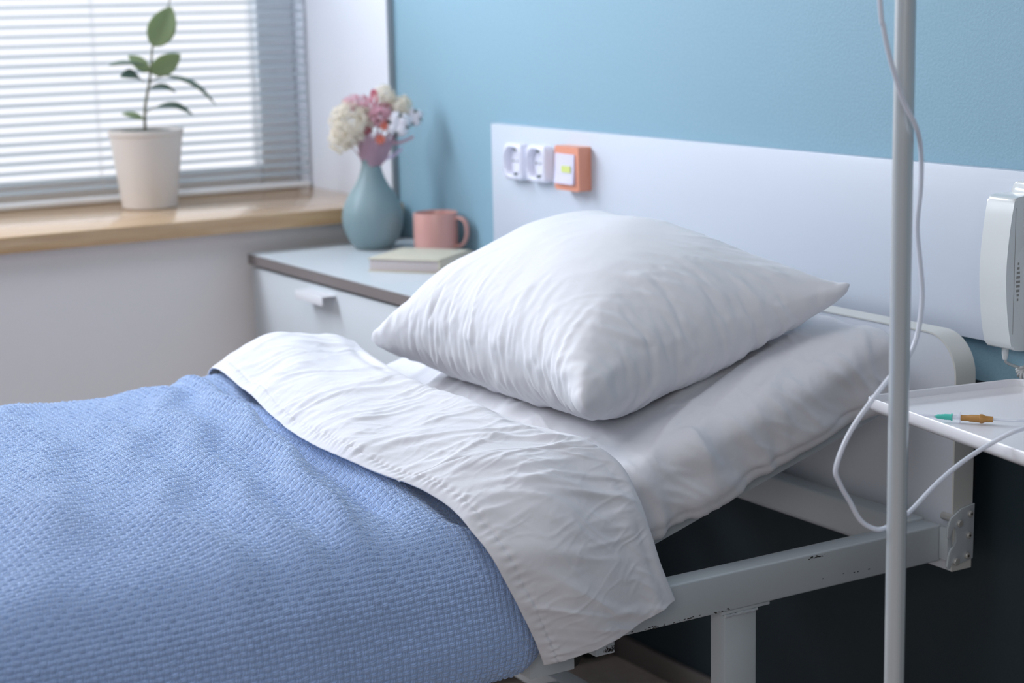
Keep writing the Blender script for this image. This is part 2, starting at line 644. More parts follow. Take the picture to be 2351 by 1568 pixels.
V = (.94, -.32, .12)    # leaf faces turned to the room
leaf((-.285, -.513, 1.297), (-.272, -.465, 1.392), .068, (.9, -.3, -.05), 'leaf', .03, .12)
leaf((-.285, -.522, 1.233), (-.262, -.452, 1.277), .052, (.9, -.2, -.2), 'leaf', .02, .12)
leaf((-.295, -.522, 1.236), (-.32, -.565, 1.277), .034, (.9, .1, .1), 'leaf', .02, .1)
leaf((-.29, -.529, 1.252), (-.26, -.637, 1.256), .045, (.12, .05, 1), 'leafd', .03, .12)
leaf((-.285, -.543, 1.212), (-.25, -.614, 1.228), .045, (.55, .1, .8), 'leafd', .12, .14)
leaf((-.28, -.490, 1.226), (-.245, -.372, 1.147), .046, (.35, .5, .8), 'leafd', .10, .14,
     petiole=[(-.288, -.527, 1.207), (-.285, -.508, 1.220), (-.28, -.490, 1.226)])
leaf((-.285, -.527, 1.197), (-.26, -.470, 1.184), .030, (.45, .1, .9), 'leafd', .12, .12)
leaf((-.285, -.512, 1.150), (-.25, -.433, 1.127), .040, (.45, .2, .9), 'leafd', .12, .12,
     petiole=[(-.29, -.538, 1.138), (-.287, -.524, 1.147), (-.285, -.512, 1.150)])
leaf((-.292, -.545, 1.122), (-.30, -.598, 1.137), .022, (.6, .0, .6), 'leaf', .05, .1)
settle(pt)

# ------------------------------------------------------------------ nightstand
ns = thing('nightstand', 'white bedside cabinet with grey-brown edged top between window wall and bed', 'cabinet', (.44, -.21, 0))
bm = bmesh.new()
box(bm, .058, .962, -.408, -.008, .05, .790, bev=.001)
obj('body', bm, 'melamine', ns)
bm = bmesh.new()
prism(bm, rounded(.042, .985, -.432, -.003, .012), 'z', .8135, .8155)
box(bm, .043, .984, -.431, -.004, .7915, .8135)
tp = obj('top', bm, ['melamine'], ns)
bm = bmesh.new()
prism(bm, rounded(.0405, .9865, -.4335, -.0025, .012), 'z', .7905, .8130)
obj('edge_band', bm, 'edge', tp)
for i, (a, b) in enumerate(((.545, .783), (.300, .540), (.055, .295))):
    dr = obj('drawer', B(.060, .960, -.428, -.4085, a, b, bev=.0015), 'melamine', ns)
    bm = bmesh.new()
    zc = b - .012
    # L-shaped bar handle
    box(bm, .372, .508, -.462, -.428, zc - .002, zc, bev=.0006)
    box(bm, .372, .508, -.4625, -.4600, zc - .020, zc, bev=.0006)
    obj('handle', bm, 'tray', dr)
for x in (.10, .92):
    for y in (-.36, -.06):
        obj('foot', lathe(bmesh.new(), [(.018, 0), (.018, .05)], (x, y, 0), 16), 'black', ns)
settle(ns)

# ------------------------------------------------------------------ vase, mug, book
Zt = .8155
vs = thing('vase', 'matte teal teardrop vase holding dried flowers on the bedside cabinet', 'vase', (.17, -.16, Zt))
prof = [(.036, 0), (.043, .003), (.056, .018), (.067, .040), (.0725, .065), (.0715, .088), (.064, .112), (.052, .134), (.040, .152),
        (.031, .170), (.0255, .186), (.0225, .200), (.0225, .207), (.0235, .211), (.0215, .2115), (.0195, .205), (.0195, .18)]
pr2 = [(float(a), float(b)) for a, b in cr_interp(np.array(prof), 70)]
bm = lathe(bmesh.new(), pr2, (.17, -.16, Zt), 56, cap1=False)
obj('vase_body', bm, 'vase', vs, angle=None)
settle(vs)

mg = thing('mug', 'salmon pink ceramic mug standing behind the book', 'mug', (.31, -.067, Zt))
mc = (.31, -.067, Zt)
bm = lathe(bmesh.new(), [(.044, 0), (.048, .002), (.0515, .008), (.0525, .02), (.0525, .088), (.0515, .091), (.0498, .091), (.0488, .088),
                         (.0488, .012), (.044, .008), (.001, .008)], mc, 48)
obj('mug_body', bm, 'mug', mg)
lat = Vector((.80, .56, 0)).normalized()
bm = bmesh.new()
hp = [(.049, .078), (.064, .079), (.077, .070), (.081, .052), (.078, .032), (.067, .016), (.049, .013)]
hs = spline([Vector(mc) + lat * a + Vector((0, 0, b)) for a, b in hp], 6)
perp = Vector((-lat.y, lat.x, 0))
rings = []
for i, p in enumerate(hs):
    t = (hs[min(i + 1, len(hs) - 1)] - hs[max(i - 1, 0)]).normalized()
    nn = t.cross(perp).normalized()
    rings.append([bm.verts.new(p + perp * (.0095 * math.cos(a)) + nn * (.0045 * math.sin(a))) for a in [2 * PI * k / 12 for k in range(12)]])
for a, b in zip(rings, rings[1:]):
    for k in range(12):
        bm.faces.new((a[k], a[(k + 1) % 12], b[(k + 1) % 12], b[k]))
bm.faces.new(rings[0][::-1]); bm.faces.new(rings[-1])
obj('handle', bm, 'mug', mg)
settle(mg)

bk = thing('book', 'thick cream-covered closed book lying on the bedside cabinet', 'book', (.50, -.345, Zt))
bk.rotation_euler = (0, 0, math.atan2(.59, .80))
bm = B(.003, .168, .004, .172, .0026, .0265, bev=.0005)
obj('pages', bm, 'pages', bk)
bm = B(0, .172, 0, .176, 0, .0026, bev=.0008)
box(bm, 0, .172, 0, .176, .0265, .029, bev=.0008)
box(bm, .1685, .172, 0, .176, 0, .029, bev=.0008)
obj('cover', bm, 'cover', bk)

# ------------------------------------------------------------------ dried flowers in the vase
VC = Vector((.17, -.16, 0))
LA = Vector((.519, .855, 0))
DP = Vector((.855, -.519, 0))     # towards the room


def fp(lat_, zz, dep=0):
    return VC + LA * lat_ + DP * dep + Vector((0, 0, zz))


def stem_to(bm, end, off, r=.0012):
    a = fp(off * .3, 1.000, off * .2)
    e = Vector(end)
    mid = (fp(off * 1.2, 1.035, 0) * .6 + e * .4)
    tube(bm, spline([a, mid, e], 5), r, 5)


def florets(bm, c, rad, n, fs, seed, stretch=(1, 1, 1)):
    """many four-petalled florets on a ball"""
    rg = random.Random(seed)
    for i in range(n):
        g = Vector((rg.gauss(0, 1), rg.gauss(0, 1), rg.gauss(0, 1))).normalized()
        rr = rad * rg.uniform(.72, 1.05)
        p = Vector(c) + LA * (g.x * rr * stretch[0]) + DP * (g.y * rr * stretch[1]) + Vector((0, 0, g.z * rr * stretch[2]))
        nrm = (LA * g.x + DP * g.y + Vector((0, 0, g.z))).normalized()
        nrm = (nrm + Vector((rg.uniform(-.5, .5), rg.uniform(-.5, .5), rg.uniform(-.5, .5)))).normalized()
        u = nrm.orthogonal().normalized()
        v = nrm.cross(u)
        a0 = rg.uniform(0, PI)
        s = fs * rg.uniform(.7, 1.2)
        ce = bm.verts.new(p)
        for k in range(4):
            a = a0 + k * PI / 2
            d1 = u * math.cos(a - .55) + v * math.sin(a - .55)
            d2 = u * math.cos(a) + v * math.sin(a)
            d3 = u * math.cos(a + .55) + v * math.sin(a + .55)
            bm.faces.new((ce, bm.verts.new(p + d1 * s * .7 + nrm * s * .25), bm.verts.new(p + d2 * s + nrm * s * .1),
                          bm.verts.new(p + d3 * s * .7 + nrm * s * .25)))


GRP = 'dried flowers standing in the teal vase'


def flower(name, label, loc, off):
    t = thing(name, label, 'flower', fp(off * .3, 1.000, off * .2), GRP)
    bm = bmesh.new()
    stem_to(bm, loc, off)
    obj('stem', bm, 'twig', t)
    return t


def hyd(name, label, c, rad, n, fs, mat, seed, off, stretch=(1, 1, 1)):
    t = flower(name, label, c, off)
    bm = bmesh.new()
    florets(bm, c, rad, n, fs, seed, stretch)
    bm2 = bmesh.new()
    obj('flower_head', bm, mat, t, smooth=False, recalc=False)
    bm2.free()
    settle(t)
    return t


hyd('dried_hydrangea', 'large cream hydrangea head at the left of the bouquet', fp(-.045, 1.112, .01), .046, 460, .0085, 'cream', 1, -.012, (1, .9, 1.15))
hyd('dried_hydrangea', 'small drooping cream hydrangea sprig at the lowest left of the bouquet', fp(-.068, 1.078, .015), .028, 130, .0075, 'cream', 8, -.016, (1, 1, 1.3))
hyd('dried_hydrangea', 'dusty pink rounded hydrangea head in the middle of the bouquet', fp(.028, 1.132, .012), .030, 270, .0062, 'pink', 2, .004)
hyd('dried_hydrangea', 'loose pink hydrangea sprig at the upper left of the bouquet', fp(-.026, 1.160, 0), .027, 150, .006, 'pink', 3, -.006, (1.2, 1, .7))
hyd('dried_hydrangea', 'cream fluffy flower head at the very top of the bouquet', fp(.036, 1.176, -.004), .025, 190, .006, 'cream', 4, .006)
hyd('dried_hydrangea', 'cream flower head above the white cotton bolls', fp(.076, 1.152, .0), .025, 190, .0065, 'cream', 5, .012)
hyd('dried_hydrangea', 'pale cream tuft between the large cream head and the coral flowers', fp(-.006, 1.118, .016), .022, 150, .0065, 'cream', 6, .0, (.8, 1, 1.6))
t = flower('bunny_tail', 'hot pink bunny tail grass head near the top of the bouquet', fp(.014, 1.160, .02), .0)
bm = bmesh.new()
rg = random.Random(7)
c0 = fp(.014, 1.172, .02)
for i in range(420):
    a, q = rg.uniform(0, 2 * PI), rg.uniform(-1, 1)
    rr = .0065 * math.sqrt(max(0, 1 - q * q))
    p = c0 + Vector((math.cos(a) * rr, math.sin(a) * rr, q * .017))
    d = Vector((math.cos(a), math.sin(a), q + .6)).normalized() * .005
    s = d.orthogonal().normalized() * .0008
    bm.faces.new((bm.verts.new(p - s), bm.verts.new(p + s), bm.verts.new(p + d)))
obj('flower_head', bm, 'hot', t, smooth=False, recalc=False)
settle(t)


def boll(label, c, r, off, seed):
    t = flower('cotton_stem', label, c, off)
    bm = bmesh.new()
    rg = random.Random(seed)
    for k in range(4):
        a = k * PI / 2 + .5
        cc = Vector(c) + (LA * math.cos(a) + Vector((0, 0, math.sin(a)))) * r * .5 + DP * r * .2
        rr = bmesh.ops.create_icosphere(bm, subdivisions=3, radius=r * .66)
        for v in rr['verts']:
            n = v.co.normalized()
            v.co = v.co * (1 + .10 * math.sin(n.x * 9 + k) * math.sin(n.z * 8 + k) + rg.uniform(-.03, .03)) + cc
    obj('boll', bm, 'cotton', t, angle=None)
    bm = bmesh.new()
    for k in range(4):
        a = k * PI / 2 + .5 + PI / 4
        d = LA * math.cos(a) + Vector((0, 0, math.sin(a)))
        w = d.cross(DP).normalized()
        b0 = Vector(c) + DP * (r * .25)
        pts = [b0 - w * .0015, b0 + w * .0015, b0 + d * r * .75 + w * .004 + DP * r * .6, b0 + d * r * 1.15 + DP * r * .45, b0 + d * r * .75 - w * .004 + DP * r * .6]
        lo = [bm.verts.new(p) for p in pts]
        hi = [bm.verts.new(p + DP * .0012) for p in pts]
        bm.faces.new(lo[::-1]); bm.faces.new(hi)
        for q in range(5):
            bm.faces.new((lo[q], lo[(q + 1) % 5], hi[(q + 1) % 5], hi[q]))
    obj('bract', bm, 'bract', t, smooth=False)
    settle(t)


boll('fluffy white cotton boll with dark bracts, the larger one', fp(.070, 1.110, .018), .027, .010, 1)
boll('small white cotton boll at the right edge of the bouquet', fp(.106, 1.124, .0), .019, .015, 2)


def star(label, c, r, mat, off, n=9, seed=0, name='strawflower'):
    t = flower(name, label, c, off)
    bm = bmesh.new()
    for ring, (rr, up) in enumerate(((1, .1), (.7, .35), (.4, .6))):
        for k in range(n):
            a = 2 * PI * k / n + ring * .3
            d = LA * math.cos(a) + Vector((0, 0, math.sin(a)))
            w = d.cross(DP).normalized()
            b0 = Vector(c) + DP * (.001 * ring)
            tip = b0 + d * r * rr + DP * r * up
            ml = b0 + d * r * rr * .6 + DP * r * up * .4
            bm.faces.new((bm.verts.new(b0), bm.verts.new(ml - w * r * .28), bm.verts.new(tip), bm.verts.new(ml + w * r * .28)))
    obj('flower_head', bm, mat, t, smooth=False, recalc=False)
    settle(t)


star('upper coral strawflower in the middle of the bouquet', fp(.037, 1.108, .03), .014, 'coral', .006)
star('lower coral strawflower just above the mauve leaves', fp(.027, 1.076, .034), .014, 'coral', .003)
star('dark red strawflower beside the large cream hydrangea', fp(-.004, 1.098, .028), .012, 'wine', -.002)
# mauve leaves wrapped as a cone at the neck
t = flower('mauve_leaf_fan', 'fan of mauve dried leaves rising out of the vase neck', fp(.012, 1.045, .008), .002)
rg = random.Random(12)
for k in range(15):
    q = -1 + 2 * k / 14
    leaf(fp(q * .012, 1.000 + rg.uniform(0, .006), .006 + .012 * (1 - abs(q))), fp(.020 + q * .042, 1.088 + rg.uniform(-.012, .012), .010 + .022 * (1 - q * q)),
         .015, DP + LA * q, 'mauve', .06, .15, parent=t)
settle(t)
for lab, a, b, mt in (('thin lilac sprig leaning out to the right, lowest in the bouquet', (.030, 1.028), (.072, 1.050), 'lilac'),
                      ('thin pink sprig leaning out to the right below the cotton bolls', (.040, 1.062), (.100, 1.078), 'pink')):
    t = thing('dried_sprig', lab, 'flower', fp(.004, 1.0), GRP)
    bm = bmesh.new()
    A, Bp = fp(a[0], a[1], .01), fp(b[0], b[1], .01)
    pts = spline([fp(.004, 1.0, .006), fp(.012, 1.018, .01), A, (A + Bp) / 2 + Vector((0, 0, -.004)), Bp], 6)
    tube(bm, pts, .0010, 5)
    for i in range(8, len(pts)):
        for sgn in (-1, 1):
            d = (Vector((0, 0, 1)) * sgn + LA * .8 + DP * .3 * sgn).normalized() * .006
            tube(bm, [pts[i], pts[i] + d], [.0010, .0016], 5)
    obj('sprig', bm, mt, t)
    settle(t)

# ------------------------------------------------------------------ wall panel with sockets, switch, handset
wp = obj('wall_panel', B(.494, 2.95, -.020, -.0005, .846, 1.119, bev=.0012), 'panel')
tag(wp, 'long white wood-grain panel fixed across the teal wall above the bed', 'panel')


def superellipse(cx, cz, rx, rz, n=4.0, k=40):
    o_ = []
    for i in range(k):
        a = 2 * PI * i / k
        c, s = math.cos(a), math.sin(a)
        o_.append((cx + rx * abs(c) ** (2 / n) * (1 if c >= 0 else -1), cz + rz * abs(s) ** (2 / n) * (1 if s >= 0 else -1)))
    return o_


def outlet(cx, cz, label):
    t = thing('socket_outlet', label, 'socket', (cx, -.0205, cz), 'white sockets on the wall panel')
    bm = bmesh.new()
    layers = [(.0405, .0405, -.0205), (.0405, .0405, -.036), (.0385, .0385, -.041), (.0335, .0345, -.0435), (.0325, .0335, -.0425),
              (.0305, .0315, -.040), (.0295, .0305, -.028), (.006, .006, -.0278)]
    rings = []
    for i, (rx, rz, y) in enumerate(layers):
        n = 5.5 if i < 3 else 2.4
        rings.append([bm.verts.new((x, y, z_)) for x, z_ in superellipse(cx, cz, rx, rz, n)])
    for a, b in zip(rings, rings[1:]):
        for k in range(40):
            bm.faces.new((a[k], a[(k + 1) % 40], b[(k + 1) % 40], b[k]))
    bm.faces.new(rings[0]); bm.faces.new(rings[-1])
    obj('plate', bm, 'outlet', t, angle=50)
    bm = bmesh.new()
    for dx, dz, r in ((-.0155, 0, .0026), (.0155, 0, .0026), (0, 0, .0022)):
        cyl(bm, (cx + dx, -.0295, cz + dz), 'y', r, .0025, 12)
    obj('pin_holes', bm, 'pin', t)
    for dz in (.0245, -.030):
        obj('earth_clip', B(cx - .003, cx + .003, -.036, -.0275, cz + dz, cz + dz + .0055), 'pin', t)
    settle(t)


outlet(.6175, 1.0425, 'white power socket nearest the left end of the wall panel')
outlet(.7125, 1.0435, 'white power socket right beside the salmon switch')
sw = thing('light_switch', 'salmon framed switch with white rocker and lime marker on the panel', 'switch', (.851, -.0205, 1.044))
bm = bmesh.new()
prism(bm, rounded(.806, .897, .998, 1.090, .004), 'y', -.052, -.0205)
bmesh.ops.bevel(bm, geom=[e for e in bm.edges if abs(e.verts[0].co.y + .052) < 1e-4 and abs(e.verts[1].co.y + .052) < 1e-4], offset=.0015, segments=2,
                affect='EDGES')
obj('frame', bm, 'orange', sw)
bm = bmesh.new()
# tilted rocker: lower half stands out more
prism(bm, [(-.0515, 1.074), (-.0550, 1.074), (-.0560, 1.042), (-.0600, 1.012), (-.0515, 1.012)], 'x', .812, .884, bev=.001)
rk = obj('rocker', bm, 'rocker', sw)
bm = B(.840, .874, -.0584, -.0564, 1.036, 1.050)
obj('marker', bm, 'lime', rk)
settle(sw)

ph = thing('wall_phone', 'white intercom handset hanging in its cradle at the right end of the panel', 'phone', (2.105, -.021, .98))
bm = bmesh.new()
prism(bm, rounded(2.082, 2.168, .856, 1.108, .012), 'y', -.048, -.0205, bev=.003)
box(bm, 2.092, 2.158, -.058, -.046, 1.060, 1.100, bev=.006)
box(bm, 2.092, 2.158, -.058, -.046, .872, .905, bev=.006)
obj('cradle', bm, 'phone', ph)
# handset: side profile in (y, z), extruded across x
hp = [(-.062, 1.092), (-.098, 1.090), (-.1045, 1.080), (-.113, 1.03), (-.117, .975), (-.113, .92), (-.104, .872), (-.096, .860), (-.066, .857),
      (-.060, .868), (-.060, .900), (-.072, .925), (-.079, .96), (-.079, 1.0), (-.073, 1.030), (-.060, 1.045), (-.060, 1.085)]
hp = [tuple(q[:2]) for q in spline([(a, b, 0) for a, b in hp], 5, closed=True)]
bm = bmesh.new()
prism(bm, hp, 'x', 2.087, 2.141, bev=.005, seg=4)
hs_ = obj('handset', bm, 'phone', ph, angle=50)
bm = bmesh.new()
for k in range(9):
    zz = .935 + k * .0068
    w = (.0025, .004, .006, .007, .0075, .007, .006, .004, .0025)[k]
    box(bm, 2.1405, 2.1416, -.094 - w / 2 + .002, -.094 + w / 2 + .002, zz, zz + .0034)
obj('grille', bm, 'grille', hs_)
bm = bmesh.new()
box(bm, 2.1404, 2.1414, -.1005, -.1, .885, 1.075)
obj('seam', bm, 'grille', hs_)
settle(ph)

pcord = thing('phone_cord', 'white coiled cord looping below the wall handset', 'cord', (2.10, -.055, .85))
for x, y in ((2.110, -.082), (2.137, -.040)):
    obj('plug', tube(bmesh.new(), [(x, y, .859), (x, y, .848), (x, y, .840)], [.0055, .0052, .0035], 12), 'phone', pcord)
bm = bmesh.new()
tube(bm, spline([(2.110, -.082, .842), (2.106, -.075, .834), (2.104, -.062, .828), (2.106, -.046, .822)], 5), .0022, 8)
tube(bm, spline([(2.137, -.040, .842), (2.134, -.044, .828), (2.124, -.043, .824), (2.114, -.043, .822), (2.106, -.046, .822)], 5), .0022, 8)
pts = []
ctr = spline([(2.106, -.042, .822), (2.112, -.042, .812), (2.134, -.041, .806), (2.140, -.040, .76), (2.100, -.040, .715), (2.092, -.040, .690), (2.112, -.040, .680), (2.140, -.040, .70),
              (2.160, -.040, .74)], 40)
for i, c in enumerate(ctr):
    t_ = (ctr[min(i + 1, len(ctr) - 1)] - ctr[max(0, i - 1)]).normalized()
    n_ = (Vector((0, 1, 0)) - t_ * t_.y).normalized()
    b_ = t_.cross(n_)
    a = i * .52
    pts.append(c + (n_ * math.cos(a) + b_ * math.sin(a)) * .0085)
tube(bm, pts, .0022, 7)
obj('coil', bm, 'phone', pcord)
settle(pcord)

# ------------------------------------------------------------------ bed
bed = thing('hospital_bed', 'white metal hospital bed frame with rounded head board and steel rails', 'bed', (1.54, -1.1, 0))


def arch(x0, x1, z0, z1, r, n=10):
    o_ = [(x0, z0)]
    for k in range(n + 1):
        a = PI - PI / 2 * k / n
        o_.append((x0 + r + r * math.cos(a), z1 - r + r * math.sin(a)))
    for k in range(n + 1):
        a = PI / 2 - PI / 2 * k / n
        o_.append((x1 - r + r * math.cos(a), z1 - r + r * math.sin(a)))
    o_.append((x1, z0))
    return o_


for yb, nm in (((-.089, -.047), 'head_board'), ((-2.19, -2.15), 'foot_board')):
    zt = .862 if nm == 'head_board' else .80
    bm = prism(bmesh.new(), arch(1.062, 2.013, .480, zt - .002, .064), 'y', yb[0] + .0015, yb[1] - .0015)
    hb = obj(nm, bm, 'bedboard', bed, angle=30)
    # edge band around the board
    oa, ob_ = arch(1.060, 2.016, .480, zt, .066), arch(1.0625, 2.0125, .480, zt - .0025, .0635)
    bm = bmesh.new()
    R4 = []
    for (ol, y) in ((oa, yb[0]), (oa, yb[1]), (ob_, yb[1]), (ob_, yb[0])):
        R4.append([bm.verts.new((x, y, z_)) for x, z_ in ol])
    nn_ = len(oa)
    for q in range(4):
        a, b = R4[q], R4[(q + 1) % 4]
        for k in range(nn_ - 1):
            bm.faces.new((a[k], a[k + 1], b[k + 1], b[k]))
    obj('edge_band', bm, 'bedrim', hb, angle=30)

rail_z = (.4945, .5545)
for (x0, x1) in ((1.957, 1.997), (1.080, 1.120)):
    rl = obj('side_rail', B(x0, x1, -2.145, -.094, *rail_z, bev=.0035, seg=3), 'frame', bed)
    if x0 > 1.5:
        bm = bmesh.new()
        rg = random.Random(5)
        for (yy, zz, n_, sp) in ((-.36, .548, 26, .008), (-.60, .4985, 12, .008), (-.655, .4975, 16, .012), (-.30, .51, 5, .05), (-.535, .4978, 10, .01)):
            for i in range(n_):
                y_, z_ = yy + rg.gauss(0, sp), zz + rg.gauss(0, .0009)
                s_ = rg.uniform(.0003, .0012)
                box(bm, 1.9966, 1.9973, y_ - s_ * 1.6, y_ + s_ * 1.6, z_ - s_ * .6, z_ + s_ * .6)
        obj('paint_chips', bm, 'chip', rl, smooth=False)['kind'] = 'stuff'
obj('cross_rail', B(1.1205, 1.9565, -.134, -.094, .502, .5585, bev=.0035, seg=3), 'frame', bed)
obj('cross_rail', B(1.1205, 1.9565, -2.145, -2.105, .502, .5585, bev=.0035, seg=3), 'frame', bed)
for (x0, x1) in ((1.9555, 1.9905), (1.085, 1.120)):
    for (y0, y1) in ((-.527, -.466), (-1.86, -1.80)):
        lg = obj('leg', B(x0, x1, y0, y1, .045, .487, bev=.003), 'frame', bed)
        bm = B(x0 - .002, x1 + .002, y0 - .006, y1 + .024, .4885, .4938, bev=.0008)
        rg = random.Random(9)
        # weld bead between leg and flange
        tube(bm, [(x1 + .0015, y0 + (y1 - y0) * q / 12, .4865 + rg.uniform(-.0012, .0008)) for q in range(13)],
             [.0028 * rg.uniform(.7, 1.2) for q in range(13)], 8)
        obj('flange', bm, 'frame', lg)
        bm = bmesh.new()
        lathe(bm, [(.020, 0), (.022, .004), (.022, .04), (.012, .046)], ((x0 + x1) / 2, (y0 + y1) / 2, 0), 20)
        obj('foot', bm, 'black', lg)
# lower stretcher bars between the legs
for y0 in (-.515, -1.85):
    obj('stretcher', B(1.1205, 1.955, y0, y0 + .04, .19, .23, bev=.003), 'frame', bed)
obj('stretcher', B(1.50, 1.54, -1.808, -.516, .192, .228, bev=.003), 'frame', bed)
# clamp block and channel end hanging from the near rail
cb = obj('clamp', B(1.962, 1.9985, -.763, -.730, .474, .540, bev=.002), 'frame', bed)
bm = bmesh.new()
rg = random.Random(3)
for i in range(60):
    y_, z_ = -.738 + rg.gauss(0, .006), .478 + abs(rg.gauss(0, .004))
    if not -.762 < y_ < -.731:
        continue
    s_ = rg.uniform(.0003, .0009)
    box(bm, 1.9983, 1.9989, y_ - s_, y_ + s_, z_ - s_, z_ + s_)
obj('paint_chips', bm, 'chip', cb, smooth=False)['kind'] = 'stuff'
ch = obj('channel', B(1.95, 1.985, -.865, -.790, .458, .4935, bev=.002), 'frame', bed)
bm = prism(bmesh.new(), [(-.7895, .493), (-.774, .493), (-.774, .478), (-.781, .464), (-.7895, .459)], 'x', 1.953, 1.982)
obj('end_cap', bm, 'black', ch)
# hook plate joining rail and head board
outl = [(-.046, .587), (-.074, .583), (-.097, .570), (-.1035, .556), (-.1035, .540), (-.100, .537), (-.0965, .540), (-.0950, .550),
        (-.0895, .556), (-.0845, .552), (-.0835, .530), (-.088, .524), (-.096, .519), (-.1005, .510), (-.1035, .492), (-.101, .487), (-.0965, .488),
        (-.0935, .497), (-.078, .492), (-.0475, .4965)]
bm = prism(bmesh.new(), outl, 'x', 2.0165, 2.0205, bev=.0008)
br = obj('hook_plate', bm, 'frame', bed, angle=30)
bm = B(1.9975, 2.0160, -.100, -.090, .50, .552, bev=.001)
obj('spacer', bm, 'frame', br)
for (y, z_, r) in ((-.0565, .572, .0052), (-.059, .537, .0052), (-.0615, .5035, .0052), (-.0795, .560, .0058), (-.0855, .498, .0060)):
    bm = bmesh.new()
    cyl(bm, (2.0205, y, z_), 'x', r, .0045, 20, bev=.0012)
    bo = obj('bolt', bm, 'zinc', br)
    if r < .0055:
        bm = bmesh.new()
        cyl(bm, (2.0248, y, z_), 'x', .0021, .0006, 6)
        obj('socket_recess', bm, 'chip', bo)
bm = bmesh.new()
cyl(bm, (1.993, -.088, .568), 'x', .0062, .0235, 20, bev=.001)
obj('hook_pin', bm, 'zinc', bed)
# slatted platform: raised back section and flat section
TH = math.radians(17.0)
bm = bmesh.new()
R_ = Matrix.Translation((0, -.115, .752)) @ Matrix.Rotation(TH, 4, 'X')
box(bm, 1.13, 1.90, -.612, -.02, -.022, -.002, bev=.002, mtx=R_)
obj('back_section', bm, 'frame', bed)
obj('flat_section', B(1.125, 1.950, -2.10, -.71, .535, .556, bev=.002), 'frame', bed)
settle(bed)

# ------------------------------------------------------------------ mattress in its fitted sheet
MX0, MX1 = 1.062, 1.950
HB = np.array([-.112, .757])          # bottom edge at the head end (y, z)
LI = .605                              # length of the raised part
LT = 1.97                              # total length


def spine(t):
    """bottom line of the mattress from the head end: returns y, z, tangent angle"""
    t = np.asarray(t, float)
    bl_ = .07
    # tangent angle: TH before the hinge, 0 after
    ts = np.linspace(-.05, LT + .05, 900)
    an = TH * (1 - smooth01((ts - (LI - bl_)) / (2 * bl_)))
    y = HB[0] - np.cumsum(np.cos(an)) * (ts[1] - ts[0]) + .05 * math.cos(TH)
    z_ = HB[1] - np.cumsum(np.sin(an)) * (ts[1] - ts[0]) + .05 * math.sin(TH)
    return np.interp(t, ts, y), np.interp(t, ts, z_), np.interp(t, ts, an)


def bed_point(x, t, h):
    # local up is perpendicular to the slope and leans to the foot side
    y, z_, a = spine(t)
    return np.stack([x + 0 * y, y - h * np.sin(a), z_ + h * np.cos(a)], -1)


mt_ = thing('mattress', 'raised mattress in a creased white fitted sheet on the bed frame', 'mattress', (1.5, -1.0, .56))
H = .122
W2 = (MX1 - MX0) / 2
rad = .034


def round_box(p, h3, r):
    inner = np.clip(p, -h3 + r, h3 - r)
    d = p - inner
    n = d / np.maximum(np.linalg.norm(d, axis=-1, keepdims=True), 1e-9)
    return inner + n * r, n


def sheet_surface():
    h3 = np.array([W2, LT / 2, H / 2])
    # one wrap-around grid across x (bottom far -> side -> top -> side -> bottom near) for each t station, ends pinched shut by end patches
    def sect(nx):
        # perimeter polyline in (x, z) of box
        pts = [(-W2 + .06, -H / 2), (-W2, -H / 2), (-W2, H / 2), (W2, H / 2), (W2, -H / 2), (W2 - .06, -H / 2)]
        P0 = np.array(pts)
        return arc_resample(P0, nx)[0]
    S = sect(330)
    tt = np.concatenate([[0] * 9, np.linspace(0, .75, 210)[1:], np.linspace(.75, LT, 60)[1:]])
    tt = tt[::1]
    P3 = np.zeros((len(S), len(tt), 3))
    for j, t in enumerate(tt):
        k = min(j, 8) / 8 if j < 8 else 1
        P3[:, j, 0] = S[:, 0] * (k if j < 8 else 1)
        P3[:, j, 1] = t - LT / 2
        P3[:, j, 2] = S[:, 1] * (k if j < 8 else 1)
    return round_box(P3, h3, rad), tt


(PP, NN), tt = sheet_surface()
xl = PP[..., 0]
tl = PP[..., 1] + LT / 2
hl = PP[..., 2] + H / 2
side = smooth01((xl - (W2 - .05)) / .05)              # near side of the mattress
topm = np.clip(NN[..., 2], 0, 1)
# crown of the top
crown = .012 * topm * (1 - (xl / W2) ** 2)
nz = Noise(11)
sarc = xl + (H - hl) * side
d = .0035 * nz(tl * 7, sarc * 5)
d += side * (.0120 * folds(tl, hl, 21, 58, .062, 3.2, .28, .3) + .0035 * folds(tl, hl, 27, 50, .028, 4, .24, .3) - .008 * folds(tl + 3, hl, 25, 35, .08, 3.0, .34, .3) + .008 * nz(tl * 9, hl * 8))
d += topm * (.0085 * folds(xl, tl, 31, 70, .075, 5, .22, .3) * smooth01((.9 - np.abs(xl - .25)) / .5) + .0018 * folds(xl, tl, 35, 20, .03, 4, .12))
edge = np.exp(-((xl - (W2 - .02)) / .045) ** 2)
d += edge * .011 * folds(tl, xl, 41, 70, .06, 3, .3, .3)
# horizontal tuck line low on the side
d -= side * .004 * np.exp(-((hl - .022) / .008) ** 2)
# crease where the back section bends
d -= topm * .010 * np.exp(-((tl - (LI - .01)) / .022) ** 2)
PP = PP + NN * d[..., None]
PP[..., 2] = np.where(PP[..., 2] > -H / 2, -H / 2 + (PP[..., 2] + H / 2) * (1 - .30 * smooth01((tl - LI + .02) / .14)), PP[..., 2])
PP[..., 2] += crown
xx = PP[..., 0] * (1 - .075 * smooth01((PP[..., 1] + LT / 2 - .72) / .12)) + (MX0 + MX1) / 2
WP = bed_point(xx, PP[..., 1] + LT / 2, PP[..., 2] + H / 2)
fs_ = grid_mesh('fitted_sheet', WP, 'sheet', mt_, flip=False, thick=.0)
obj('core', B(1.14, 1.87, -2.05, -.74, .575, .63, bev=.01), 'ticking', mt_)
settle(mt_)


